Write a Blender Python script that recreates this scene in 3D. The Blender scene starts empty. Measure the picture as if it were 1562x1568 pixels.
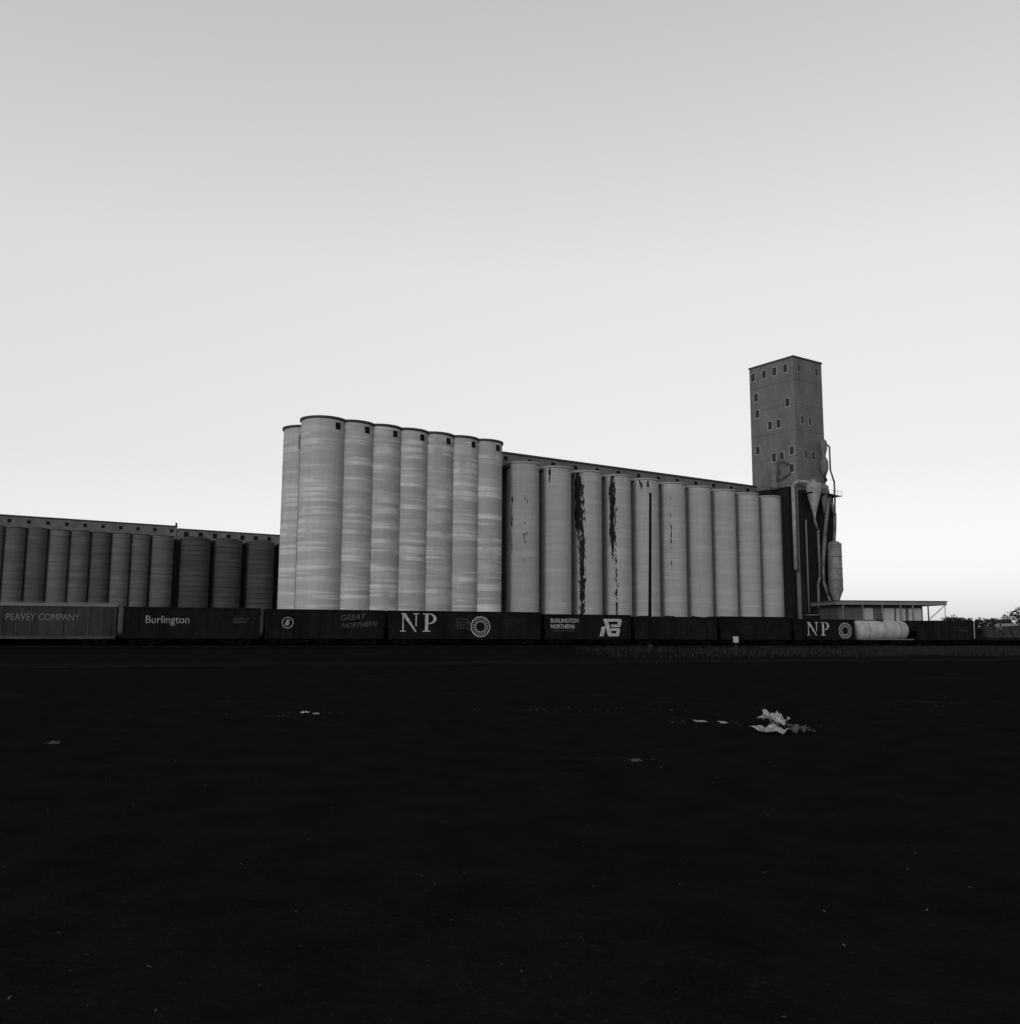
import bpy, math, random
from mathutils import Vector, Matrix, noise
R = random.Random(7)
sc = bpy.context.scene
col = sc.collection

# ---------------------------------------------------------------- helpers
class MB:
    def __init__(s): s.v=[]; s.f=[]; s.sm=[]
    def face(s, pts, smooth=False):
        n=len(s.v); s.v+= [tuple(p) for p in pts]; s.f.append(tuple(range(n,n+len(pts)))); s.sm.append(smooth)
    def box(s,x0,x1,y0,y1,z0,z1):
        n=len(s.v)
        s.v+=[(x0,y0,z0),(x1,y0,z0),(x1,y1,z0),(x0,y1,z0),(x0,y0,z1),(x1,y0,z1),(x1,y1,z1),(x0,y1,z1)]
        for q in ((3,2,1,0),(4,5,6,7),(0,1,5,4),(1,2,6,5),(2,3,7,6),(3,0,4,7)):
            s.f.append(tuple(n+i for i in q)); s.sm.append(False)
        return s
    def hexa(s,p):
        n=len(s.v); s.v+=[tuple(q) for q in p]
        for q in ((3,2,1,0),(4,5,6,7),(0,1,5,4),(1,2,6,5),(2,3,7,6),(3,0,4,7)):
            s.f.append(tuple(n+i for i in q)); s.sm.append(False)
        return s
    def cyl(s,p0,p1,r0,r1=None,n=16,caps=True):
        if r1 is None: r1=r0
        p0=Vector(p0); p1=Vector(p1); ax=(p1-p0).normalized()
        a=Vector((1,0,0)) if abs(ax.z)>.7 else Vector((0,0,1))
        u=ax.cross(a).normalized(); w=ax.cross(u).normalized()
        b=len(s.v)
        for p,r in ((p0,r0),(p1,r1)):
            for i in range(n):
                t=2*math.pi*i/n
                s.v.append(tuple(p+u*(r*math.cos(t))+w*(r*math.sin(t))))
        for i in range(n):
            j=(i+1)%n
            s.f.append((b+i,b+n+i,b+n+j,b+j)); s.sm.append(True)
        if caps:
            s.f.append(tuple(b+i for i in range(n))); s.sm.append(False)
            s.f.append(tuple(b+n+i for i in range(n-1,-1,-1))); s.sm.append(False)
        return s
    def pipe(s,pts,r,n=10):
        for a,b in zip(pts[:-1],pts[1:]): s.cyl(a,b,r,n=n)
        return s
    def lathe(s,c,prof,n=40):
        b=len(s.v); m=len(prof)
        for r,z in prof:
            for i in range(n):
                t=2*math.pi*i/n; s.v.append((c[0]+r*math.cos(t),c[1]+r*math.sin(t),c[2]+z))
        for k in range(m-1):
            for i in range(n):
                j=(i+1)%n
                s.f.append((b+k*n+i,b+k*n+j,b+(k+1)*n+j,b+(k+1)*n+i)); s.sm.append(True)
        return s
    def done(s,name,mat,parent=None,loc=None,recalc=True):
        me=bpy.data.meshes.new(name); me.from_pydata(s.v,[],s.f)
        me.polygons.foreach_set('use_smooth',s.sm)
        if mat: me.materials.append(mat)
        me.update()
        o=bpy.data.objects.new(name,me); col.objects.link(o)
        if parent: o.parent=parent
        if loc: o.location=loc
        return o
def empty(name,loc,rotz=0):
    e=bpy.data.objects.new(name,None); e.empty_display_size=1
    e.location=loc; e.rotation_euler=(0,0,rotz); col.objects.link(e); return e

def mat(name,c,rough=.9,spec=.15,var=.25,scale=.6,bump=0.0,metal=0,stretch=(1,1,1),fine=0.0):
    m=bpy.data.materials.new(name); m.use_nodes=True; nt=m.node_tree; N=nt.nodes; L=nt.links
    b=N['Principled BSDF']; b.inputs['Roughness'].default_value=rough
    b.inputs['Specular IOR Level'].default_value=spec; b.inputs['Metallic'].default_value=metal
    tc=N.new('ShaderNodeTexCoord'); mp=N.new('ShaderNodeMapping'); mp.inputs['Scale'].default_value=stretch
    L.new(tc.outputs['Object'],mp.inputs['Vector'])
    nz=N.new('ShaderNodeTexNoise'); nz.inputs['Scale'].default_value=scale; nz.inputs['Detail'].default_value=8
    nz.inputs['Roughness'].default_value=.65
    L.new(mp.outputs['Vector'],nz.inputs['Vector'])
    mr=N.new('ShaderNodeMapRange'); mr.inputs['From Min'].default_value=.3; mr.inputs['From Max'].default_value=.7
    mr.inputs['To Min'].default_value=c*(1-var); mr.inputs['To Max'].default_value=c*(1+var)
    L.new(nz.outputs['Fac'],mr.inputs['Value'])
    cc=N.new('ShaderNodeCombineColor')
    for k in range(3): L.new(mr.outputs['Result'],cc.inputs[k])
    L.new(cc.outputs[0],b.inputs['Base Color'])
    if bump:
        bp=N.new('ShaderNodeBump'); bp.inputs['Strength'].default_value=bump; bp.inputs['Distance'].default_value=.1
        L.new(nz.outputs['Fac'],bp.inputs['Height']); L.new(bp.outputs[0],b.inputs['Normal'])
    return m

def mathn(nt,op,a,b=None,clamp=False):
    n=nt.nodes.new('ShaderNodeMath'); n.operation=op; n.use_clamp=clamp
    for i,x in enumerate((a,b)):
        if x is None: continue
        if isinstance(x,(int,float)): n.inputs[i].default_value=x
        else: nt.links.new(x,n.inputs[i])
    return n.outputs[0]

def silo_mat(name,base,band=.0,ring=1.2,ringamt=.08,seed=0.0,stains=(),grid=False,bandscale=.42):
    """painted / poured concrete silo; object origin on silo axis."""
    m=bpy.data.materials.new(name); m.use_nodes=True; nt=m.node_tree; N=nt.nodes; L=nt.links
    b=N['Principled BSDF']; b.inputs['Roughness'].default_value=.92; b.inputs['Specular IOR Level'].default_value=.08
    tc=N.new('ShaderNodeTexCoord'); sx=N.new('ShaderNodeSeparateXYZ'); L.new(tc.outputs['Object'],sx.inputs[0])
    X,Y,Z=sx.outputs
    def nz(vec,scale,det=5,rough=.55,dim='3D'):
        n=N.new('ShaderNodeTexNoise'); n.noise_dimensions='4D'; n.inputs['W'].default_value=seed
        n.inputs['Scale'].default_value=scale; n.inputs['Detail'].default_value=det; n.inputs['Roughness'].default_value=rough
        L.new(vec,n.inputs['Vector']); return n.outputs['Fac']
    def mapped(sc):
        mp=N.new('ShaderNodeMapping'); mp.inputs['Scale'].default_value=sc; L.new(tc.outputs['Object'],mp.inputs['Vector']); return mp.outputs[0]
    big=nz(mapped((.25,.25,.25)),1.0)
    streak=nz(mapped((1.6,1.6,.05)),1.0,6,.6)
    fine=nz(mapped((2.5,2.5,2.5)),1.0,8,.7)
    v=mathn(nt,'ADD',mathn(nt,'MULTIPLY',mathn(nt,'SUBTRACT',big,.5),.3),1.0)
    v=mathn(nt,'ADD',v,mathn(nt,'MULTIPLY',mathn(nt,'SUBTRACT',streak,.5),.40))
    v=mathn(nt,'ADD',v,mathn(nt,'MULTIPLY',mathn(nt,'SUBTRACT',fine,.5),.34))
    if band:
        # successive lift pours: irregular pale bands that sag round the wall
        bn=nz(mapped((.035,.035,bandscale)),1.0,3,.6)
        mr=N.new('ShaderNodeMapRange'); mr.interpolation_type='SMOOTHSTEP'
        mr.inputs['From Min'].default_value=.49; mr.inputs['From Max'].default_value=.55
        mr.inputs['To Min'].default_value=0; mr.inputs['To Max'].default_value=1
        L.new(bn,mr.inputs['Value'])
        bn2=nz(mapped((.05,.05,bandscale*2.2)),1.3,2,.5)
        mr2=N.new('ShaderNodeMapRange'); mr2.interpolation_type='SMOOTHSTEP'
        mr2.inputs['From Min'].default_value=.53; mr2.inputs['From Max'].default_value=.59
        L.new(bn2,mr2.inputs['Value'])
        patch=nz(mapped((.35,.35,.12)),1.0,3,.5)
        pm=N.new('ShaderNodeMapRange'); pm.inputs['From Min'].default_value=.36; pm.inputs['From Max'].default_value=.52; L.new(patch,pm.inputs['Value'])
        v=mathn(nt,'ADD',v,mathn(nt,'MULTIPLY',mr.outputs[0],band*.4))
        v=mathn(nt,'ADD',v,mathn(nt,'MULTIPLY',mathn(nt,'MULTIPLY',mr2.outputs[0],pm.outputs[0]),band))
    # pour joints
    fr=mathn(nt,'FRACT',mathn(nt,'ADD',mathn(nt,'DIVIDE',Z,ring),seed*.37))
    ln=mathn(nt,'LESS_THAN',fr,.09 if not grid else .16)
    v=mathn(nt,'SUBTRACT',v,mathn(nt,'MULTIPLY',mathn(nt,'MULTIPLY',ln,nz(mapped((.5,.5,.5)),1.0,2)),ringamt*2))
    ang=mathn(nt,'ARCTAN2',Y,X)
    if grid:
        fa=mathn(nt,'FRACT',mathn(nt,'MULTIPLY',ang,9.0))
        v=mathn(nt,'SUBTRACT',v,mathn(nt,'MULTIPLY',mathn(nt,'LESS_THAN',fa,.12),ringamt))
    v=mathn(nt,'MULTIPLY',v,base)
    for (a0,wd,zc,zr,amt) in stains:
        d=mathn(nt,'ABSOLUTE',mathn(nt,'SUBTRACT',ang,a0)); d=mathn(nt,'DIVIDE',d,wd)
        dz=mathn(nt,'DIVIDE',mathn(nt,'ABSOLUTE',mathn(nt,'SUBTRACT',Z,zc)),zr)
        dz=mathn(nt,'POWER',dz,3.0)
        s=nz(mapped((2.2,2.2,.75)),1.0,7,.75)
        k=mathn(nt,'SUBTRACT',mathn(nt,'ADD',s,amt),mathn(nt,'ADD',mathn(nt,'MULTIPLY',d,.2),mathn(nt,'MULTIPLY',dz,.18)))
        q=N.new('ShaderNodeMapRange'); q.inputs['From Min'].default_value=.50; q.inputs['From Max'].default_value=.53; L.new(k,q.inputs['Value'])
        mx=N.new('ShaderNodeMix'); mx.data_type='FLOAT'; L.new(q.outputs[0],mx.inputs[0]); L.new(v,mx.inputs[2]); mx.inputs[3].default_value=.012
        v=mx.outputs[0]
    cc=N.new('ShaderNodeCombineColor')
    for k in range(3): L.new(v,cc.inputs[k])
    L.new(cc.outputs[0],b.inputs['Base Color'])
    bp=N.new('ShaderNodeBump'); bp.inputs['Strength'].default_value=.25; bp.inputs['Distance'].default_value=.06
    L.new(v,bp.inputs['Height']); L.new(bp.outputs[0],b.inputs['Normal'])
    return m

M_dark=mat('dark_opening',.006,var=.3)
M_rim=mat('roof_edge',.05)
M_roof=mat('roof_gravel',.12,scale=2)
M_gal=mat('gallery_wall',.11,var=.3,scale=.5)
M_recess_shade=mat('recess_shade_concrete',.07,var=.3)  # concrete darkened so the groove shade between silos sits in its colour
M_tower=mat('tower_concrete',.118,var=.25,scale=.35,stretch=(1,1,.35))
M_steelL=mat('galvanised_steel',.20,rough=.6,spec=.3,var=.35,scale=1.2)
M_steelM=mat('weathered_steel',.10,rough=.7,spec=.3,var=.35,scale=1.2)
M_steelD=mat('dark_steel',.012,rough=.7,spec=.2)
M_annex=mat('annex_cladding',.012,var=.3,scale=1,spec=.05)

TH=math.atan2(.5627,.8266)
ORG=(0,165,0)

def silo(parent,x,y,r,h,material,rim=M_rim,rimt=.35,rimo=.22,name='silo'):
    o=MB().lathe((0,0,0),[(r,-.5),(r,h-rimt)],n=56).done(name,material,parent,(x,y,0))
    b=MB(); b.cyl((0,0,h-rimt),(0,0,h),r+rimo,n=56)
    b.done('roof_slab',rim,parent,(x,y,0))
    return o

# ---------------------------------------------------------------- silo block, near (pale, banded)
g1=empty('grain_silo_block',ORG,TH)
for j in range(7):
    lx=-36.23+5.04*j
    mt=silo_mat('banded_concrete_%d'%j,(.315,.30,.295,.30,.285,.295,.29)[j],band=.50 if j else .36,ring=1.45,ringamt=.07,seed=3.1*j+1.7,bandscale=.5)
    silo(g1,lx,0,3.5,35.3,mt)
    silo(g1,lx,7.7,3.5,35.2,mt,name='rear_silo')
    # hatch near the top, facing front-right
    a=math.radians(-90-34.24+40+12)
    b=MB(); c,s_=math.cos(a),math.sin(a)
    def q(rad,t,z): return (c*rad-s_*t, s_*rad+c*t, z)
    b.hexa([q(3.2,-.48,33.4),q(3.54,-.48,33.4),q(3.54,.48,33.4),q(3.2,.48,33.4),q(3.2,-.48,34.45),q(3.54,-.48,34.45),q(3.54,.48,34.45),q(3.2,.48,34.45)])
    b.done('vent_opening',M_dark,g1,(lx,0,0))
MB().box(-36.2,-6,1.5,6.2,-.5,34.9).done('inner_bins',M_recess_shade,g1)
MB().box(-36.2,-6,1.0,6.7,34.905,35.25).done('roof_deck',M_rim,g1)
# small bracket / ladder box on the end wall notch
b=MB(); b.box(-38.9,-38.2,3.0,3.7,31.0,33.2); b.box(-38.6,-38.5,3.2,3.3,0,33); b.box(-38.6,-38.5,3.7,3.8,0,33)
b.done('end_ladder',M_steelM,g1)

# ---------------------------------------------------------------- silo block, far (stained)
g2=empty('grain_silo_block',ORG,TH)
def facing(lx,deg):
    wx=.8266*lx; wy=165+.5627*lx
    a=math.atan2(-wy,-wx)+math.radians(deg)   # + deg turns to the viewer's right
    a-=TH
    while a<-math.pi: a+=2*math.pi
    while a>math.pi: a-=2*math.pi
    return a
stain={0:[(-40,.14,22,9,.07),(10,.6,18,14,-.04)],2:[(-30,.36,27,8,.20),(-16,.26,14,15,.15)],3:[(-12,.26,25,10,.17),(0,.2,10,13,.05)],
       4:[(15,.22,31,2.5,.07),(-10,.25,31,1.6,.06)],5:[(0,.14,22,14,.02)],1:[(-20,.18,31,3,.05)],6:[(0,.1,26,6,-.05)]}
for i in range(10):
    lx=2.78+7.434*i
    st=[(facing(lx,a),w,zc,zr,am) for a,w,zc,zr,am in stain.get(i,[])]
    mt=silo_mat('poured_concrete_%d'%i,.265 if i not in(0,) else .25,band=0.13,ring=1.5,ringamt=.08,seed=5.3*i+.4,stains=st)
    H2=32.4-.045*i
    silo(g2,lx,0,3.0,H2,mt,rim=mat('cap_%d'%i,.20),rimt=.4,rimo=.06)
    silo(g2,lx,9.5,3.0,32.2,mt,name='rear_silo',rim=M_rim)
MB().box(1,70,.6,9,-.5,31.4).done('inner_bins',M_recess_shade,g2)
MB().box(-1,71,-.4,10,31.405,31.8).done('roof_deck',M_rim,g2)
MB().box(-6,73.1,6.0,12,31.9,35.3).done('gallery',M_gal,g2)
MB().box(-6.2,73.15,5.7,12.3,35.303,35.6).done('gallery_roof',M_rim,g2)
b=MB()
for k in range(14):
    x=-3+5.6*k; b.box(x,x+.9,5.95,6.2,34.0,34.8)
b.done('gallery_windows',M_dark,g2)

# ---------------------------------------------------------------- headhouse tower
tw=empty('headhouse_tower',ORG,TH)
X0,X1,Y0,Y1=73.2,83.2,-5.6,7.1
MB().box(X0,X1,Y0,Y1,-.5,63.6).done('walls',M_tower,tw)
b=MB().box(X0-.15,X1+.15,Y0-.15,Y1+.15,63.603,64.0); b.done('parapet',M_rim,tw)
fb=MB(); pb=MB()
def winL(y,z,w=1.1,h=1.8):
    fb.box(X0-.05,X0+.1,y-w/2-.2,y+w/2+.2,z-.25,z+h+.15); pb.box(X0-.08,X0+.1,y-w/2,y+w/2,z,z+h)
def winR(x,z,w=.8,h=1.7):
    fb.box(x-w/2-.12,x+w/2+.12,Y0-.05,Y0+.1,z-.2,z+h+.1); pb.box(x-w/2,x+w/2,Y0-.08,Y0+.1,z,z+h)
for y,z in ((6,60.6),(2.7,60.6),(-.3,60.6),(-3.4,60.6),(5.3,55.6),(-3.7,52.6),(5.0,51.6),(1.4,48.2),(-1,48.2),(.6,40.6),(-1.6,40.6),(-4.4,41.5),(-4.2,37.5),(5.2,43.0)):
    winL(y,z)
for x,z in ((75,60.6),(81.2,60.6),(75.6,48.6),(78.2,48.6),(76.4,40.8),(79,40.8)):
    winR(x,z,.7)
fb.done('window_frames',mat('window_surround',.24),tw); pb.done('window_panes',mat('window_glass',.022,rough=.6,spec=.2),tw)
b=MB()
for z in (58.5,53,47,41,35): 
    b.box(X0-.025,X0+.1,Y0-.025,Y1,z,z+.12); b.box(X0,X1,Y0-.025,Y0+.1,z,z+.12)
b.done('floor_joints',mat('floor_joint',.085),tw)
MB().box(71.3,73.15,-4.6,5.5,-.5,34.0).done('shade_casing',M_annex,tw)  # added dark box, standing in for silo shade low on the tower side
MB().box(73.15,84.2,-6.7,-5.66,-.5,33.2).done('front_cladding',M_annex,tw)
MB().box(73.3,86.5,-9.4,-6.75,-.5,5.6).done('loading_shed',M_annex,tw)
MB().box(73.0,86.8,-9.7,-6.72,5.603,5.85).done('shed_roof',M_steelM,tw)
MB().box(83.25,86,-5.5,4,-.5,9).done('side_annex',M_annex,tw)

# ---------------------------------------------------------------- dust collectors and spouting on the tower
dc=empty('dust_collector',ORG,TH)
def P(s,m,z): return (73.2+s,-5.6-m,z)
b=MB()
c=P(1.9,2.8,0)
b.lathe(c,[(0,35.4),(.45,35.4),(.5,34.9),(1.65,34.5),(1.65,32.9),(.34,27.8),(.24,26.2),(0,26.2)],24)
b.done('cyclone',M_steelL,dc)
b=MB(); c=P(5.6,2.6,0)
b.lathe(c,[(0,35.0),(.3,35.0),(.4,34.6),(1.1,34.3),(1.1,33.1),(.24,29.4),(.2,28.3),(0,28.3)],18); b.done('small_cyclone',M_steelM,dc)
b=MB(); c=P(8.6,2.6,0)
b.lathe(c,[(0,22.3),(.8,22.1),(1.55,21.6),(1.55,11.2),(1.2,10.4),(.4,8.2),(.3,7.0),(0,7.0)],24); b.done('filter_tank',mat('tank_steel',.14,rough=.6,spec=.3,var=.4,scale=1.0),dc)
b=MB()
for z in (21.2,18.6,16,13.4,11.4): b.cyl((c[0],c[1],z),(c[0],c[1],z+.14),1.61,n=24)
b.done('tank_hoops',M_steelM,dc)
b=MB(); c=P(8.0,1.2,0)
b.lathe(c,[(0,45.6),(.35,45.4),(.8,44.9),(.8,43.2),(.4,41.5),(.95,40.3),(.95,38.6),(.3,36.8),(0,36.8)],16); b.done('upper_separator',M_steelM,dc)
b=MB(); c=(70.6,-1.4,0)
b.lathe(c,[(0,39.6),(.4,39.6),(.9,39.0),(.9,37.3),(.4,35.6),(1.0,34.6),(1.0,33.6),(0,33.5)],16); b.done('rooftop_cyclone',M_steelM,dc)
b=MB()
b.pipe([(71.3,-5.9,34.2),(71.3,-5.9,15.5)],.42); b.pipe([(71.3,-5.9,34.2),(71.9,-6.9,34.9),P(1.9,2.8,34.7)],.38)
b.done('riser_pipe',M_steelL,dc)
b=MB()
b.pipe([P(6.6,2.4,34.6),P(8.2,2.6,31),P(9.3,2.6,28),P(9.0,2.6,24.5),P(8.6,2.6,22)],.34)
b.pipe([P(6.4,3.2,31.5),P(4.6,3.2,23),P(3.9,3.0,16.5)],.40)
b.pipe([P(1.9,2.8,26.3),P(2.9,2.8,24.2),P(2.9,2.8,14),P(2.2,2.8,12.5),P(2.2,2.8,6)],.26)
b.pipe([P(8.6,1.5,44.4),P(9.5,1.7,43.8),P(9.5,1.7,38.5),P(10.6,1.8,35.8),P(10.6,1.8,32),P(9.3,2.6,28.5)],.2)
b.pipe([P(.4,1.6,26.5),P(.4,1.6,6.2)],.2)
b.pipe([P(3.9,3.0,16.5),P(3.9,3.0,13),P(5.4,2.8,10),P(6.6,2.8,8.2)],.3)
b.pipe([P(8.6,2.6,7.2),P(6.6,2.6,6.5),P(5.4,2.6,5.9)],.24)
b.pipe([(70.6,-1.4,39.5),(71.6,-2.0,40.3),(72.5,-3.0,40.1),(73.1,-3.4,39.2)],.3)
b.pipe([(70.9,-1.4,36.4),(72.0,-2.6,36.4),(73.2,-4,37.6)],.22)
b.done('spouts',M_steelM,dc)
b=MB()
b.pipe([P(8.0,1.2,36.9),P(7.6,2.0,35.9),P(5.6,2.6,35.0)],.24)
b.box(73.0,84.0,-9.2,-6.72,32.3,32.45)
b.box(73.1,84,-9.2,-9.15,33.4,33.46)
for k in range(8):
    x=73.1+1.55*k; b.box(x,x+.06,-9.2,-9.14,32.45,33.45)
b.box(66,72.6,-2.9,-2.85,33.6,33.66)
for k in range(6): b.box(66+1.3*k,66.05+1.3*k,-2.9,-2.85,32.4,33.63)
b.done('catwalk',M_steelD,dc)

# ---------------------------------------------------------------- far left elevator
ge=empty('grain_elevator',(0,340.6,0),TH)
def mL(i,b_=.10,grid=False): return silo_mat('old_concrete_%d'%i,b_,band=.3,ring=2.4 if not grid else 1.5,ringamt=.3 if not grid else .4,seed=2.9*i+20,grid=grid)
for k in range(18):
    x=(-107.7-4.456*k)/.8266
    silo(ge,x,0,2.72,29.2+.1*math.sin(k*3),mL(k,.080+.02*math.sin(k*2.1)),rimt=.25,rimo=.08)
silo(ge,-102.6/.8266,0,3.25,29.2,mL(30,.085),rimt=.25,rimo=.05)
for k,x in enumerate((-94.6,-86.7,-78.2,-69.9,-61.6)):
    silo(ge,x/.8266,0,4.4,28.9,mL(40+k,.05,True),rimt=.3,rimo=.1)
    b=MB().box(-2.6,2.6,-2.6,2.6,28.9,29.5); b.done('bin_hatch',M_rim,ge,(x/.8266,0,0))
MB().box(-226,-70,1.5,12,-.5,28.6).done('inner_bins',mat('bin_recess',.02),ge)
MB().box(-226,-119.2,3.5,10,28.7,32.6).done('gallery',M_gal,ge)
MB().box(-226.2,-119.0,3.2,10.3,32.603,32.9).done('gallery_roof',M_rim,ge)
MB().box(-119.1,-66,3.6,10,28.7,31.9).done('low_gallery',M_gal,ge)
MB().box(-118.9,-65.8,3.3,10.3,31.903,32.2).done('low_gallery_roof',M_rim,ge)
b=MB(); b.box(-119.3,-118.8,5,5.3,32.4,34.0)
for k in range(22):
    x=-222+4.8*k; b.box(x,x+.9,3.42,3.7,30.8,31.8)
for k in range(12):
    x=-117+4.3*k; b.box(x,x+1.3,3.52,3.7,29.8,31.3)
b.done('gallery_windows',M_dark,ge)

# ---------------------------------------------------------------- low depot building at right
wh=empty('loading_dock_building',(66.0,186,0),math.radians(4))
M_pale=mat('pale_siding',.30,var=.15,scale=1)
b=MB(); b.box(0,17.6,0,9,-.2,7.4); b.done('walls',mat('depot_wall',.07),wh)
MB().box(-1.5,21.3,-2.6,10,7.5,8.2).done('flat_roof',mat('roof_fascia',.13),wh)
MB().box(-1.7,21.5,-2.8,10.2,8.203,8.35).done('roof_cap',M_rim,wh)
b=MB()
for x0,x1,z0 in ((5.2,7.2,4.6),(9.2,11.6,3.0),(12.0,14.0,3.0),(14.6,17.3,3.0)): b.box(x0,x1,-.06,.1,z0,6.9)
b.done('door_panels',M_pale,wh)
b=MB()
for x in (0,4,8,11.8,14.3,17.5): b.box(x,x+.22,-2.3,-2.08,0,7.5)
b.box(21.0,21.1,-2.3,-2.2,4.4,7.5); b.cyl((17.6,-2.2,4.6),(21,-2.2,7.4),.08,n=6); b.box(17.6,21.0,-2.25,-2.15,4.4,4.5)
b.done('canopy_posts',mat('canopy_post',.12),wh)

# ---------------------------------------------------------------- tracks
TT=math.atan2(.3525,1); ux,uy=math.cos(TT),math.sin(TT)
M_rail=mat('rail_steel',.009,rough=.9,spec=.05); M_tie=mat('tie_wood',.005,spec=0); M_bal=mat('ballast_stone',.006,var=.6,scale=6,bump=.4,spec=0)
def track(z0,a,bb,name='railroad_track',sunk=0.0):
    e=empty(name,(0,z0,-sunk),TT)
    m=MB(); 
    m.hexa([(a,-2.6,-.05),(bb,-2.6,-.05),(bb,2.6,-.05),(a,2.6,-.05),(a,-1.6,.06),(bb,-1.6,.06),(bb,1.6,.06),(a,1.6,.06)]); m.done('ballast',M_bal,e)
    m=MB(); x=a
    while x<bb: 
        m.box(x,x+.22,-1.28+R.uniform(-.05,.05),1.28,.0,.10); x+=.55
    m.done('ties',M_tie,e)
    m=MB()
    for s in (-1,1):
        y=s*.755
        m.box(a,bb,y-.07,y+.07,.103,.125); m.box(a,bb,y-.012,y+.012,.125,.21); m.box(a,bb,y-.036,y+.036,.21,.25)
    m.done('rails',M_rail,e)
track(110.1,-140,220); track(56,-90,150,sunk=.08)

# ---------------------------------------------------------------- freight cars
M_blk=mat('black_car_paint',.0068,rough=.8,spec=.06,var=.6,scale=1.0,stretch=(1,1,.4))
M_blk2=mat('brown_car_paint',.0085,rough=.8,spec=.05,var=.6,scale=1.0,stretch=(1,1,.4))
M_undr=mat('underframe',.004,spec=.03)
M_grey=mat('grey_car_paint',.024,rough=.7,spec=.1,var=.55,scale=.9,stretch=(1,1,.25))
M_white=mat('white_lettering',.30,var=.6,scale=2.5)
M_dim=mat('faded_lettering',.07,var=.5,scale=2)
def textobj(s,parent,x,z,size,m,y,shear=0,rz=0,width=1.0,name='lettering',weight=0.0):
    cu=bpy.data.curves.new(name,'FONT'); cu.body=s; cu.size=size; cu.shear=shear; cu.extrude=.002; cu.offset=weight
    cu.resolution_u=3; cu.materials.append(m)
    o=bpy.data.objects.new(name,cu); col.objects.link(o); o.parent=parent
    o.location=(x,y,z); o.rotation_euler=(math.pi/2,rz,0); o.scale=(width,1,1)
    return o
def trucks(e,L,wheelz=.42):
    w=MB(); f=MB()
    for tx in (-(L/2-1.9),(L/2-1.9)):
        for dx in (-.85,.85):
            for s in (-1,1): w.cyl((tx+dx,s*.70,wheelz),(tx+dx,s*.84,wheelz),.42,n=20)
            w.cyl((tx+dx,-1.0,wheelz),(tx+dx,1.0,wheelz),.09,n=8)
        for s in (-1,1):
            y0,y1=sorted((s*.95,s*1.1))
            f.box(tx-1.15,tx-.6,y0,y1,.30,.62); f.box(tx+.6,tx+1.15,y0,y1,.30,.62)
            f.hexa([(tx-.6,y0,.5),(tx+.6,y0,.5),(tx+.6,y1,.5),(tx-.6,y1,.5),(tx-.35,y0,.85),(tx+.35,y0,.85),(tx+.35,y1,.85),(tx-.35,y1,.85)])
            f.box(tx-.3,tx+.3,y0,y1,.18,.5)
        f.box(tx-.2,tx+.2,-.95,.95,.5,.8)
    w.done('wheels',M_undr,e); f.done('truck_frames',M_undr,e)
    c=MB(); c.box(-L/2-.27,L/2+.27,-.16,.16,.68,.95); c.done('center_sill_and_couplers',M_undr,e)
def ladders(e,L,H,m,W=1.5):
    b=MB()
    for s in (-1,1):
        x=s*(L/2-.35)
        y0=-W-.16
        for xx in (x-.22,x+.22): b.box(xx-.02,xx+.02,y0,y0+.03,.7,H)
        z=.8
        while z<H-.1: b.box(x-.22,x+.22,y0,y0+.03,z,z+.03); z+=.36
        for zz in (1.3,2.2,3.0):
            if zz<H: b.box(s*L/2-.02*s,s*L/2+.1*s if s>0 else s*L/2+.02,-.5,.5,zz,zz+.03) if s>0 else b.box(s*L/2-.1,s*L/2+.02,-.5,.5,zz,zz+.03)
    b.cyl((L/2+.10,-.7,H-.5),(L/2+.14,-.7,H-.5),.28,n=14)
    b.done('ladders_and_brake_wheel',m,e)
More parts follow.
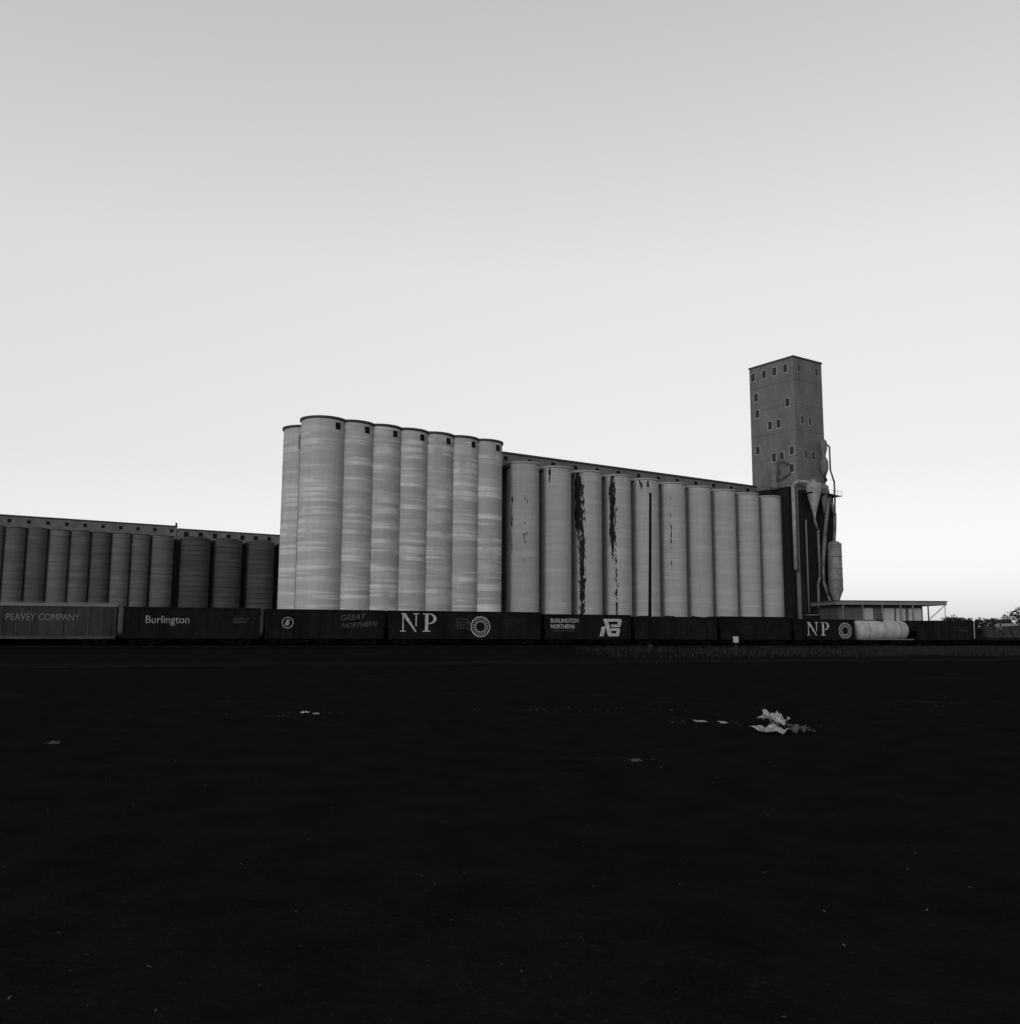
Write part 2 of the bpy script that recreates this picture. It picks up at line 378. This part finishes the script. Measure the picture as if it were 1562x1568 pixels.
def hopper(t0,t1,H,m=M_blk,name='hopper_car',posts=9,bays=3,gond=False,heap=False):
    L=(t1-t0)-.55; tc=(t0+t1)/2
    e=empty(name,(tc*ux,110.1+tc*uy,.25),TT); W=1.5; zb=1.0
    b=MB()
    for s in (-1,1):
        y0,y1=sorted((s*W,s*(W-.06))); b.box(-L/2,L/2,y0,y1,zb,H-.16)
        y0,y1=sorted((s*(W+.10),s*(W-.10))); b.box(-L/2-.04,L/2+.04,y0,y1,H-.157,H)
        b.box(-L/2,L/2,y0,y1,zb-.22,zb-.003)
    for s in (-1,1):
        x0,x1=sorted((s*L/2,s*(L/2-.06))); b.box(x0,x1,-W+.063,W-.063,zb if gond else zb+1.0,H-.16)
        x0,x1=sorted((s*(L/2+.04),s*(L/2-.10))); b.box(x0,x1,-W+.103,W-.103,H-.155,H-.004)
    b.done('body',m,e)
    b=MB()
    for k in range(posts+1):
        x=-L/2+.08+(L-.16)*k/posts
        for s in (-1,1):
            y0,y1=sorted((s*(W+.002),s*(W+.07))); b.box(x-.06,x+.06,y0,y1,zb,H-.16)
    b.done('side_posts',m,e)
    b=MB()
    if gond: b.box(-L/2+.07,L/2-.07,-W+.07,W-.07,zb-.1,zb+.05)
    else:
        zs=zb+.9
        n=bays; inner=L-3.2
        b.hexa([(-L/2+.07,-W+.07,zs+.6),(-inner/2,-W+.07,zb-.1),(-inner/2,W-.07,zb-.1),(-L/2+.07,W-.07,zs+.6),(-L/2+.07,-W+.07,zs+.66),(-inner/2,-W+.07,zb-.02),(-inner/2,W-.07,zb-.02),(-L/2+.07,W-.07,zs+.66)])
        b.hexa([(inner/2,-W+.07,zb-.1),(L/2-.07,-W+.07,zs+.6),(L/2-.07,W-.07,zs+.6),(inner/2,W-.07,zb-.1),(inner/2,-W+.07,zb-.02),(L/2-.07,-W+.07,zs+.66),(L/2-.07,W-.07,zs+.66),(inner/2,W-.07,zb-.02)])
        for k in range(n):
            xa=-inner/2+inner*k/n+.05; xb=-inner/2+inner*(k+1)/n-.05; cx=(xa+xb)/2
            b.hexa([(cx-.4,-1.0,.25),(cx+.4,-1.0,.25),(cx+.4,1.0,.25),(cx-.4,1.0,.25),(xa,-W+.1,zb-.225),(xb,-W+.1,zb-.225),(xb,W-.1,zb-.225),(xa,W-.1,zb-.225)])
    b.done('floor_and_hopper_bays',M_undr,e)
    if heap:
        b=MB(); n=24
        pts=[]
        for k in range(n+1):
            x=-L/2+.2+(L-.4)*k/n; pts.append((x,H-.35+.55*abs(math.sin(3.1*math.pi*k/n))**.7*R.uniform(.8,1)))
        for (xa,za),(xb,zb2) in zip(pts[:-1],pts[1:]):
            b.face([(xa,-W+.1,H-.5),(xb,-W+.1,H-.5),(xb,0,zb2),(xa,0,za)]); b.face([(xa,0,za),(xb,0,zb2),(xb,W-.1,H-.5),(xa,W-.1,H-.5)])
        b.done('load',M_undr,e)
    trucks(e,L); ladders(e,L,H,m)
    return e,L
YT=-1.5-.085
def ring(b,cx,cz,r0,r1,y,n=40,a0=0,a1=2*math.pi):
    for k in range(n):
        t0=a0+(a1-a0)*k/n; t1=a0+(a1-a0)*(k+1)/n
        b.face([(cx+r0*math.cos(t0),y,cz+r0*math.sin(t0)),(cx+r1*math.cos(t0),y,cz+r1*math.sin(t0)),(cx+r1*math.cos(t1),y,cz+r1*math.sin(t1)),(cx+r0*math.cos(t1),y,cz+r0*math.sin(t1))])
def poly(b,x,z,s,pts,y): b.face([(x+p[0]*s,y,z+p[1]*s) for p in pts])
def serifNP(e,x,z,h,sp=1.15,m=None):
    b=MB(); y=YT
    def bx(ox,a,c,d,f,yy): poly(b,x+ox,z,h,[(a,d),(c,d),(c,f),(a,f)],yy)
    bx(0,.10,.17,.05,.95,y); bx(0,.83,.90,.30,.95,y); poly(b,x,z,h,[(.02,1),(.27,1),(.90,.0),(.80,.0)],y-.003) 
    bx(0,-.03,.30,0,.05,y-.006); bx(0,.70,1.03,.95,1.0,y-.006); 
    o=sp*h
    bx(o,.15,.33,.05,.95,y); bx(o,.02,.47,0,.05,y-.003); bx(o,.02,.40,.95,1.0,y-.003)
    n=16
    for k in range(n):
        t0=-math.pi/2+math.pi*k/n; t1=-math.pi/2+math.pi*(k+1)/n
        def O(t): return (.40+.40*math.cos(t),.71+.29*math.sin(t))
        def I(t): return (.40+.22*math.cos(t),.71+.24*math.sin(t))
        poly(b,x+o,z,h,[I(t0),O(t0),O(t1),I(t1)],y-.006)
    bx(o,.33,.40,.42,.47,y-.003)
    b.done('serif_initials',m or M_white,e)
def monad(e,cx,cz,r,m=M_white):
    b=MB(); ring(b,cx,cz,r*.90,r,YT); ring(b,cx,cz,r*.48,r*.56,YT)
    for k in range(18):
        a=2*math.pi*k/18; ring(b,cx,cz,r*.66,r*.78,YT-.003,n=2,a0=a,a1=a+.17)
    b.done('round_emblem',m,e)

# grey ribbed boxcar at the far left, and one more beyond the frame
def covered(t0,t1,H,m):
    L=(t1-t0)-.7; tc=(t0+t1)/2
    e=empty('boxcar',(tc*ux,110.1+tc*uy,.25),TT); W=1.5
    b=MB(); b.box(-L/2,L/2,-W,W,1.0,H-.35); b.done('body',m,e)
    b=MB(); b.box(-L/2-.05,L/2+.05,-W-.1,-W+.15,H-.347,H-.2); b.box(-L/2-.05,L/2+.05,W-.15,W+.1,H-.347,H-.2)
    b.hexa([(-L/2-.05,-W-.08,H-.197),(L/2+.05,-W-.08,H-.197),(L/2+.05,W+.08,H-.197),(-L/2-.05,W+.08,H-.197),(-L/2-.05,-.4,H),(L/2+.05,-.4,H),(L/2+.05,.4,H),(-L/2-.05,.4,H)])
    b.box(-L/2-.2,L/2+.2,-.3,.3,H+.06,H+.1)
    b.done('roof',mat('car_roof',.12),e)
    b=MB(); n=int(L/1.2)
    for k in range(n+1):
        x=-L/2+.05+(L-.1)*k/n
        b.box(x-.045,x+.045,-W-.06,-W-.002,1.0,H-.36)
    b.box(-L/2,L/2,-W-.08,-W-.003,.72,.997)
    b.done('side_ribs',mat('rib_paint',.045,var=.5,scale=2),e)
    b=MB(); b.box(-.05,2.3,-W-.075,-W-.062,1.05,H-.5); b.box(-1.2,3.4,-W-.12,-W-.08,H-.5,H-.42); b.box(-1.2,3.4,-W-.12,-W-.08,1.0,1.08)
    b.done('door',m,e)
    trucks(e,L); ladders(e,L,H-.3,m); return e,L
e,L=covered(-57.6,-42.6,4.3,M_grey)
textobj('PEAVEY COMPANY',e,-2.9,2.55,.95,mat('grey_lettering',.13,var=.4,scale=2),-1.585,width=.82,weight=.0)
b=MB(); poly(b,-5.4,1.5,1.0,[(0,0),(1.0,0),(1.7,.9),(1.1,2.0),(.5,1.3),(.0,1.9)],-1.58); poly(b,-5.4,1.5,1.0,[(.3,2.1),(1.3,2.1),(1.0,2.5),(.2,2.6)],-1.58); b.done('arrow_emblem',mat('emblem_paint',.2),e)
covered(-73,-58,4.3,M_grey)
e,L=hopper(-42.6,-28.5,4.0,M_blk,posts=10)
textobj('Burlington',e,-4.7,2.35,1.12,mat('burl_letters',.22,var=.5,scale=2),YT,width=.93,weight=.0)
textobj('ROUTE OF\nZEPHYRS',e,4.0,2.75,.34,M_dim,YT)
e,L=hopper(-28.5,-15.1,3.95,M_blk,posts=9)
b=MB(); ring(b,-4.1,2.5,.52,.62,YT); poly(b,-4.4,2.15,1,[(0,.1),(.3,0),(.5,.2),(.4,.45),(.6,.6),(.25,.72),(.1,.5)],YT-.003); b.done('round_emblem',mat('emblem_grey',.2),e)
textobj('GREAT',e,1.5,2.75,.88,M_dim,YT,shear=.3,rz=math.radians(-4)); textobj('NORTHERN',e,1.7,1.95,.72,M_dim,YT,shear=.3,rz=math.radians(-4))
e,L=hopper(-15.1,3.7,3.95,M_blk,posts=14,bays=4)
serifNP(e,-7.8,1.6,2.05,sp=1.22)
monad(e,1.6,2.2,1.18)
textobj('N P  71014\nCAPY 140000\nLD LMT 16900\nLT WT  5120',e,-1.4,2.9,.34,M_dim,YT)
textobj('LENGTH 52-6\nCU FT 1745\nBLT 4-57',e,4.6,2.9,.36,mat('dim2',.03),YT)
e,L=hopper(3.7,15.5,3.75,M_blk,posts=9)
textobj('BURLINGTON\nNORTHERN',e,-5.0,2.75,.68,M_white,YT,width=.85,weight=.01)
textobj('526314  CAPY 200000',e,-4.6,1.7,.28,M_dim,YT)
# railroad emblem: slanted N whose last stem is the spine of a B
b=MB(); zz=1.15; xx=1.4; s=2.1
poly(b,xx,zz,s,[(0,0),(.26,0),(.40,.56),(.14,.56)],YT)
poly(b,xx,zz,s,[(.24,1),(.50,1),(.84,0),(.54,0)],YT-.003)
poly(b,xx,zz,s,[(.50,1.0),(1.34,1.0),(1.42,.92),(1.40,.84),(.56,.84)],YT-.006)
poly(b,xx,zz,s,[(1.18,.84),(1.41,.84),(1.36,.60),(1.26,.53),(1.12,.53)],YT)
poly(b,xx,zz,s,[(.72,.68),(1.14,.68),(1.12,.53),(.76,.53)],YT-.003)
poly(b,xx,zz,s,[(.76,.47),(1.22,.47),(1.32,.38),(1.30,.32),(.74,.32)],YT-.006)
poly(b,xx,zz,s,[(1.08,.32),(1.31,.32),(1.26,.08),(1.16,0),(1.02,.0)],YT)
poly(b,xx,zz,s,[(.80,.16),(1.05,.16),(1.02,.0),(.84,.0)],YT-.009)
b.done('railroad_emblem',M_white,e)
e,L=hopper(15.5,27.7,3.6,M_blk2,posts=8,heap=True)
e,L=hopper(27.7,38.8,3.72,M_blk,posts=8)
textobj('RAIL SERVICE',e,-3,2.2,.4,mat('dim3',.02),YT)
e,L=hopper(38.8,49.0,3.5,M_blk,posts=7)
serifNP(e,-2.9,1.35,1.75,sp=1.22); monad(e,3.2,2.0,1.05)

# tank car
tc=54.2; L=8.6
e=empty('tank_car',(tc*ux,110.1+tc*uy,.25),TT)
b=MB(); Rr=1.28; zc=2.08
prof=[(0,-L/2),(.5,-L/2+.03),(.95,-L/2+.16),(1.2,-L/2+.36),(Rr,-L/2+.6),(Rr,L/2-.6),(1.2,L/2-.36),(.95,L/2-.16),(.5,L/2-.03),(0,L/2)]
n=32; bb=len(b.v)
for r,x in prof:
    for i in range(n):
        t=2*math.pi*i/n; b.v.append((x,r*math.cos(t),zc+r*math.sin(t)))
for k in range(len(prof)-1):
    for i in range(n):
        j=(i+1)%n; b.f.append((k*n+i,k*n+j,(k+1)*n+j,(k+1)*n+i)); b.sm.append(True)
b.done('tank',mat('tank_paint',.30,rough=.6,spec=.3,var=.3,scale=.8),e)
b=MB()
for x in (-2.6,0,2.6): 
    for k in range(24):
        t0=2*math.pi*k/24; t1=2*math.pi*(k+1)/24; r=Rr+.02
        b.face([(x-.05,r*math.cos(t0),zc+r*math.sin(t0)),(x+.05,r*math.cos(t0),zc+r*math.sin(t0)),(x+.05,r*math.cos(t1),zc+r*math.sin(t1)),(x-.05,r*math.cos(t1),zc+r*math.sin(t1))])
b.box(-L/2-.3,L/2+.3,-1.42,1.42,.78,.92)
b.done('bands_and_walkway',M_steelM,e)
b=MB(); b.cyl((0,0,zc+Rr-.1),(0,0,zc+Rr+.22),.5,n=18); b.cyl((0,0,zc+Rr+.22),(0,0,zc+Rr+.3),.3,n=12); b.done('dome',M_grey,e)
trucks(e,L)
e,L=hopper(59.0,69.6,3.45,M_blk2,posts=7)
textobj('CB&Q',e,1.5,2.0,.9,mat('dim4',.03),YT)
b=MB(); b.box(L/2+.3,L/2+.75,-1.0,-.6,1.0,3.4); b.done('end_placard',M_pale,e)
# flat car with machinery beyond
tc=77.5; L=13
e=empty('flat_car',(tc*ux,110.1+tc*uy,.25),TT)
b=MB(); b.box(-L/2,L/2,-1.5,1.5,.75,1.15); b.box(-L/2,-L/2+.2,-1.4,1.4,1.15,2.4); b.box(L/2-.2,L/2,-1.4,1.4,1.15,2.4); b.done('deck',M_blk2,e)
b=MB()
for k in range(7):
    x=-L/2+1.0+1.7*k; h=R.uniform(.7,1.9); 
    b.hexa([(x,-1.3,1.16),(x+1.4,-1.3,1.16),(x+1.4,1.2,1.16),(x,1.2,1.16),(x+.2,-1.0,1.16+h),(x+R.uniform(.7,1.2),-1.0,1.16+h*R.uniform(.7,1)),(x+1.1,.9,1.16+h),(x+.2,.9,1.16+h)])
    b.cyl((x+.3,-1.2,1.2),(x+1.5,-.8,1.4+h),.12,n=8)
b.done('machinery_load',mat('scrap_load',.03,var=.6,scale=2),e); trucks(e,L)

# ---------------------------------------------------------------- pole, sign, far poles
e=empty('utility_pole',(16.35,108,0))
MB().cyl((-.05,0,-.3),(.28,0,18.1),.21,.15,n=12).done('mast',mat('pole_paint',.007,spec=.05),e)
b=MB(); b.cyl((.28,0,18.1),(.28,0,18.35),.19,.1,n=12); b.cyl((0,0,0),(0,0,.5),.34,.25,n=12); b.done('cap_and_base',M_steelD,e)
e=empty('track_sign',(19.5,80,0))
MB().box(-.05,.05,.02,.1,-.2,1.5).done('post',mat('post_wood',.03),e)
MB().box(-.23,.23,0,.018,1.1,1.62).done('panel',mat('sign_paint',.30,var=.2,scale=3),e)
e=empty('utility_pole',(142,296,0))
b=MB(); b.cyl((0,0,-.3),(0,0,8.2),.14,.1,n=8); b.box(-1,1,-.06,.06,7.4,7.55); b.done('mast',M_steelD,e)
e=empty('storage_shed',(161,300,0),math.radians(10))
b=MB(); b.box(0,16,0,8,0,3.6); b.done('walls',mat('shed_wall',.10),e)
b=MB(); b.hexa([(-.3,-.3,3.61),(16.3,-.3,3.61),(16.3,8.3,3.61),(-.3,8.3,3.61),(-.3,3.9,5.2),(16.3,3.9,5.2),(16.3,4.1,5.2),(-.3,4.1,5.2)]); b.done('gable_roof',mat('shed_roof',.2),e)
b=MB(); b.box(2,4.5,-.03,.05,0,2.8); b.box(9,11.5,-.03,.05,0,2.8); b.done('doors',M_dark,e)

# ---------------------------------------------------------------- distant trees
b=MB()
M_leaf=mat('foliage',.03,var=.6,scale=.6,spec=.05)
def tree(x,y,h,w):
    b.cyl((x,y,-.2),(x,y,h*.55),.3,.12,n=6)
    cl=[(x+R.gauss(0,w*.28),y+R.gauss(0,w*.28),h*R.uniform(.3,.88),w*R.uniform(.14,.30)) for _ in range(14)]
    for cx,cy,cz,cr in cl: b.cyl((x,y,h*.35),(cx,cy,cz),.12,.04,n=4)
    for cx,cy,cz,cr in cl:
        for _ in range(70):
            d=Vector((R.gauss(0,1),R.gauss(0,1),R.gauss(0,1))).normalized()*cr*R.uniform(.4,1.1)
            p=Vector((cx,cy,cz))+Vector((d.x,d.y,d.z*.8)); 
            a=Vector((R.uniform(-1,1),R.uniform(-1,1),R.uniform(-1,1))).normalized()*.45; c=a.orthogonal().normalized()*.35
            b.face([p-a,p+c,p+a,p-c])
for k in range(9): tree(184+R.uniform(-6,9)+k*3.1,380+R.uniform(-10,10),R.uniform(7.0,9.5),8)
tree(212,385,13,11); tree(222,385,12.5,10); tree(240,388,12,12)
for k in range(12): tree(255+k*9,395+R.uniform(-10,20),R.uniform(7,12),11)
for k in range(8): tree(-330+k*14,420+R.uniform(-10,20),R.uniform(7,12),12)
b.done('distant_trees',M_leaf)

# ---------------------------------------------------------------- ground
def gh(x,y):
    d=math.hypot(x,y); f=max(0,1-d/85)
    return f*(.10*noise.noise(Vector((x*.22,y*.22,0)))+.05*noise.noise(Vector((x*.8,y*.8,3))))-.0
def coords(n,mx,near):
    out=[]
    for i in range(-n,n+1):
        t=i/n; out.append(math.copysign(near*abs(t)+(mx-near)*abs(t)**5,t))
    return out
xs=coords(110,4000,60); ys=coords(110,4000,80)
V=[];F=[]
for y in ys:
    for x in xs: V.append((x,y,gh(x,y)))
W=len(xs)
for j in range(len(ys)-1):
    for i in range(W-1): F.append((j*W+i,j*W+i+1,(j+1)*W+i+1,(j+1)*W+i))
me=bpy.data.meshes.new('ground'); me.from_pydata(V,[],F); me.polygons.foreach_set('use_smooth',[True]*len(F))
g=bpy.data.objects.new('ground',me); col.objects.link(g)
m=bpy.data.materials.new('dark_cinder_soil'); m.use_nodes=True; nt=m.node_tree; N=nt.nodes; L_=nt.links
N.remove(N['Principled BSDF']); df=N.new('ShaderNodeBsdfDiffuse'); L_.new(df.outputs[0],N['Material Output'].inputs[0])
tc=N.new('ShaderNodeTexCoord')
def gn(scale,st=(1,1,1),rot=0,det=8,ro=.6):
    mp=N.new('ShaderNodeMapping'); mp.inputs['Scale'].default_value=st; mp.inputs['Rotation'].default_value=(0,0,rot); L_.new(tc.outputs['Object'],mp.inputs[0])
    n=N.new('ShaderNodeTexNoise'); n.inputs['Scale'].default_value=scale; n.inputs['Detail'].default_value=det; n.inputs['Roughness'].default_value=ro; L_.new(mp.outputs[0],n.inputs['Vector']); return n.outputs['Fac']
def rng(v,a,b_,c,d):
    n=N.new('ShaderNodeMapRange'); n.inputs['From Min'].default_value=a; n.inputs['From Max'].default_value=b_; n.inputs['To Min'].default_value=c; n.inputs['To Max'].default_value=d; L_.new(v,n.inputs['Value']); return n.outputs[0]
base=rng(gn(1.2),.3,.7,.0065,.0105)
fine=rng(gn(26,det=4,ro=.7),.58,.75,0,.012)
pat=rng(gn(.16,(1,3.2,1),-TT),.60,.70,0,1)
patf=rng(gn(5),.45,.6,0,.02)
sy=N.new('ShaderNodeSeparateXYZ'); L_.new(tc.outputs['Object'],sy.inputs[0])
far=rng(sy.outputs[1],13,19,.12,1)
v=mathn(nt,'ADD',base,fine); v=mathn(nt,'ADD',v,mathn(nt,'MULTIPLY',mathn(nt,'MULTIPLY',pat,far),patf))
cc=N.new('ShaderNodeCombineColor'); 
for k in range(3): L_.new(v,cc.inputs[k])
L_.new(cc.outputs[0],df.inputs[0])
bp=N.new('ShaderNodeBump'); bp.inputs['Strength'].default_value=.7; bp.inputs['Distance'].default_value=.05; L_.new(gn(9,det=6),bp.inputs['Height']); L_.new(bp.outputs[0],df.inputs['Normal'])
me.materials.append(m)

def blades(name,pts,hmin,hmax,w,m,lean=.5):
    V=[];F=[]
    for x,y in pts:
        z=gh(x,y)-.01; h=R.uniform(hmin,hmax); a=R.uniform(0,6.283); c,s=math.cos(a),math.sin(a); lx=R.gauss(0,lean)*h; ly=R.gauss(0,lean)*h
        n=len(V); V+= [(x-c*w,y-s*w,z),(x+c*w,y+s*w,z),(x+lx,y+ly,z+h)]; F.append((n,n+1,n+2))
    me=bpy.data.meshes.new(name); me.from_pydata(V,[],F); me.materials.append(m); o=bpy.data.objects.new(name,me); col.objects.link(o); return o
def clumped(n,x0,x1,y0,y1,thr,sc=.5):
    out=[]
    while len(out)<n:
        y=y0+(y1-y0)*R.random()**1.4; hw=.62*y+2; x=R.uniform(max(x0,-hw),min(x1,hw))
        if noise.noise(Vector((x*sc,y*sc,9)))>thr: out.append((x,y))
    return out
M_g1=mat('dark_grass',.0085,spec=0,var=.5,scale=3); M_g2=mat('dry_weeds',.022,spec=0,var=.6,scale=1.2)
blades('grass',clumped(42000,-60,60,3.2,50,-.15,.3),.02,.07,.0035,M_g1,1.2)
pts=[]
while len(pts)<26000:
    t=R.uniform(8,120); off=R.uniform(-44,-5)   # strip between the two tracks
    if R.random()>.2+.8*min(1,(t-8)/55): continue
    x=t*ux; y=110.1+t*uy+off
    if noise.noise(Vector((x*.12,y*.3,4)))>-.12: pts.append((x,y))
blades('weeds',pts,.15,.55,.03,M_g2,.25)
pts=[]
while len(pts)<22000:
    t=R.uniform(-75,110); off=R.uniform(4,9)
    pts.append((t*ux-off*uy,110.1+t*uy+off*ux))
blades('weeds',pts,.8,2.0,.07,mat('brush_stems',.008,spec=0,var=.5,scale=1),.12)
# pale straw and stones scattered about
V=[];F=[]
def fleck(x,y,s):
    z=gh(x,y)+.004; a=R.uniform(0,6.28); c,q_=math.cos(a)*s,math.sin(a)*s; k=R.uniform(.15,.5); n=len(V)
    V.extend([(x-c,y-q_,z),(x+q_*k,y-c*k,z+s*.4),(x+c,y+q_,z+s*R.uniform(.1,.9)),(x-q_*k,y+c*k,z+s*.3)]); F.append((n,n+1,n+2)); F.append((n,n+2,n+3))
for _ in range(700):
    y=3.4+48*R.random()**1.5; x=R.uniform(-.6*y,.6*y); fleck(x,y,R.choice((.004,.006,.008,.012,.018)))
for cx,cy,n,wx in ((-4.9,22.8,30,.5),(-7.95,16.5,8,.12),(1.99,14.8,10,.10),(4.5,20.8,34,.5),(2.0,23.8,26,1.2),(.6,23.5,14,.4),(-6.2,21.8,20,.8),(3.6,24,14,.5),(6.4,20.2,20,.5),(10.5,25,26,2.5)):
    for _ in range(n): fleck(cx+R.gauss(0,wx),cy+R.gauss(0,wx*.35),R.uniform(.015,.045))
me=bpy.data.meshes.new('ground_litter'); me.from_pydata(V,[],F); me.materials.append(mat('pale_litter',.075,var=.7,scale=3)); col.objects.link(bpy.data.objects.new('ground_litter',me))

# crumpled paper rubbish
M_pap=mat('dirty_paper',.24,var=.6,scale=5,spec=.05); M_pap2=mat('soiled_paper',.06,var=.6,scale=6,spec=.05)
def crumple(x,y,w,d,h,seed,rot=0,m=None):
    n=14; V=[];F=[]
    for j in range(n+1):
        for i in range(n+1):
            u=i/n-.5; v_=j/n-.5
            a=abs(noise.noise(Vector((u*2.6+seed,v_*2.6,seed)))); c=abs(noise.noise(Vector((u*6,v_*6+seed,2.0))))
            px=u*w*(1+.5*noise.noise(Vector((v_*3,seed,1)))); py=v_*d*(1+.5*noise.noise(Vector((u*3,seed,5))))
            z=h*(1.5*a+.6*c)+h*.5*(v_+.5)
            V.append((px*math.cos(rot)-py*math.sin(rot),px*math.sin(rot)+py*math.cos(rot),z+.006))
    for j in range(n):
        for i in range(n): q=j*(n+1)+i; F.append((q,q+1,q+n+2)); F.append((q,q+n+2,q+n+1))
    me=bpy.data.meshes.new('sheet'); me.from_pydata(V,[],F); me.materials.append(m or M_pap)
    o=bpy.data.objects.new('sheet',me); col.objects.link(o); o.location=(x,y,gh(x,y)-.01); return o
e=empty('crumpled_paper',(0,0,0))
for a in ((5.25,18.9,.50,.55,.10,1.3,.3),(5.88,20.8,.34,.6,.20,4.1,.7),(5.62,19.9,.22,.5,.10,7.7,-.4,M_pap2),(5.95,19.2,.42,.5,.12,9.2,.1,M_pap2)): crumple(*a).parent=e
for a in ((4.25,20.9,.25,.2,.03,11.2,0),(4.75,20.9,.18,.18,.03,15.,.5),(1.99,14.8,.15,.12,.03,3.3,.2,M_pap2),(-4.95,22.8,.2,.2,.03,6.1,0),(-4.6,22.4,.16,.14,.03,8.1,.4),(-7.95,16.5,.16,.14,.03,2.2,.2,M_pap2)):
    f=empty('paper_scrap',(0,0,0)); crumple(*a).parent=f

# ---------------------------------------------------------------- light
EL=math.radians(11); sd=Vector((-.438,-.903,0)).normalized()
sun=bpy.data.lights.new('sun','SUN'); sun.energy=1.0; sun.angle=math.radians(10); sun.color=(1,.995,.985)
so=bpy.data.objects.new('sun',sun); col.objects.link(so)
D=Vector((sd.x*math.cos(EL),sd.y*math.cos(EL),math.sin(EL)))
so.rotation_euler=D.to_track_quat('Z','Y').to_euler(); so.location=(0,-50,60)
w=bpy.data.worlds.new('World'); sc.world=w; w.use_nodes=True; nt=w.node_tree; N=nt.nodes; L_=nt.links
bg=N['Background']; bg.inputs['Strength'].default_value=.15
sky=N.new('ShaderNodeTexSky'); sky.sky_type='NISHITA'; sky.sun_disc=False; sky.sun_elevation=EL; sky.sun_rotation=math.atan2(sd.x,sd.y)%(2*math.pi)
sky.dust_density=2.5; sky.ozone_density=1
bw=N.new('ShaderNodeRGBToBW'); L_.new(sky.outputs[0],bw.inputs[0])
tc=N.new('ShaderNodeTexCoord'); sx=N.new('ShaderNodeSeparateXYZ'); L_.new(tc.outputs['Generated'],sx.inputs[0])
cr=N.new('ShaderNodeValToRGB'); L_.new(sx.outputs[2],cr.inputs[0])
for _ in range(4): cr.color_ramp.elements.new(.5)
for el,(p,v_) in zip(cr.color_ramp.elements,((0,.90),(.17,.77),(.37,.80),(.59,.66),(.75,.38),(1,.25))):
    el.position=p; el.color=(v_,v_,v_,1)
soft=mathn(nt,'POWER',bw.outputs[0],.3)
o_=mathn(nt,'MULTIPLY',mathn(nt,'MULTIPLY',soft,cr.outputs[0]),5.0)
tn=N.new('ShaderNodeCombineColor')
for k,t_ in enumerate((.992,1.0,.996)): L_.new(mathn(nt,'MULTIPLY',o_,t_),tn.inputs[k])
L_.new(tn.outputs[0],bg.inputs['Color'])

# ---------------------------------------------------------------- camera
cam=bpy.data.cameras.new('camera'); cam.sensor_fit='HORIZONTAL'; cam.sensor_width=36; cam.lens=32.5; cam.clip_end=9000; cam.clip_start=.1
co=bpy.data.objects.new('camera',cam); col.objects.link(co)
co.matrix_world=Matrix.Translation((0,0,2.0))@Matrix.Rotation(math.radians(97.35),4,'X')@Matrix.Rotation(math.radians(.3),4,'Z')
sc.camera=co
sc.view_settings.view_transform='Standard'; sc.view_settings.look='None'; sc.view_settings.exposure=0
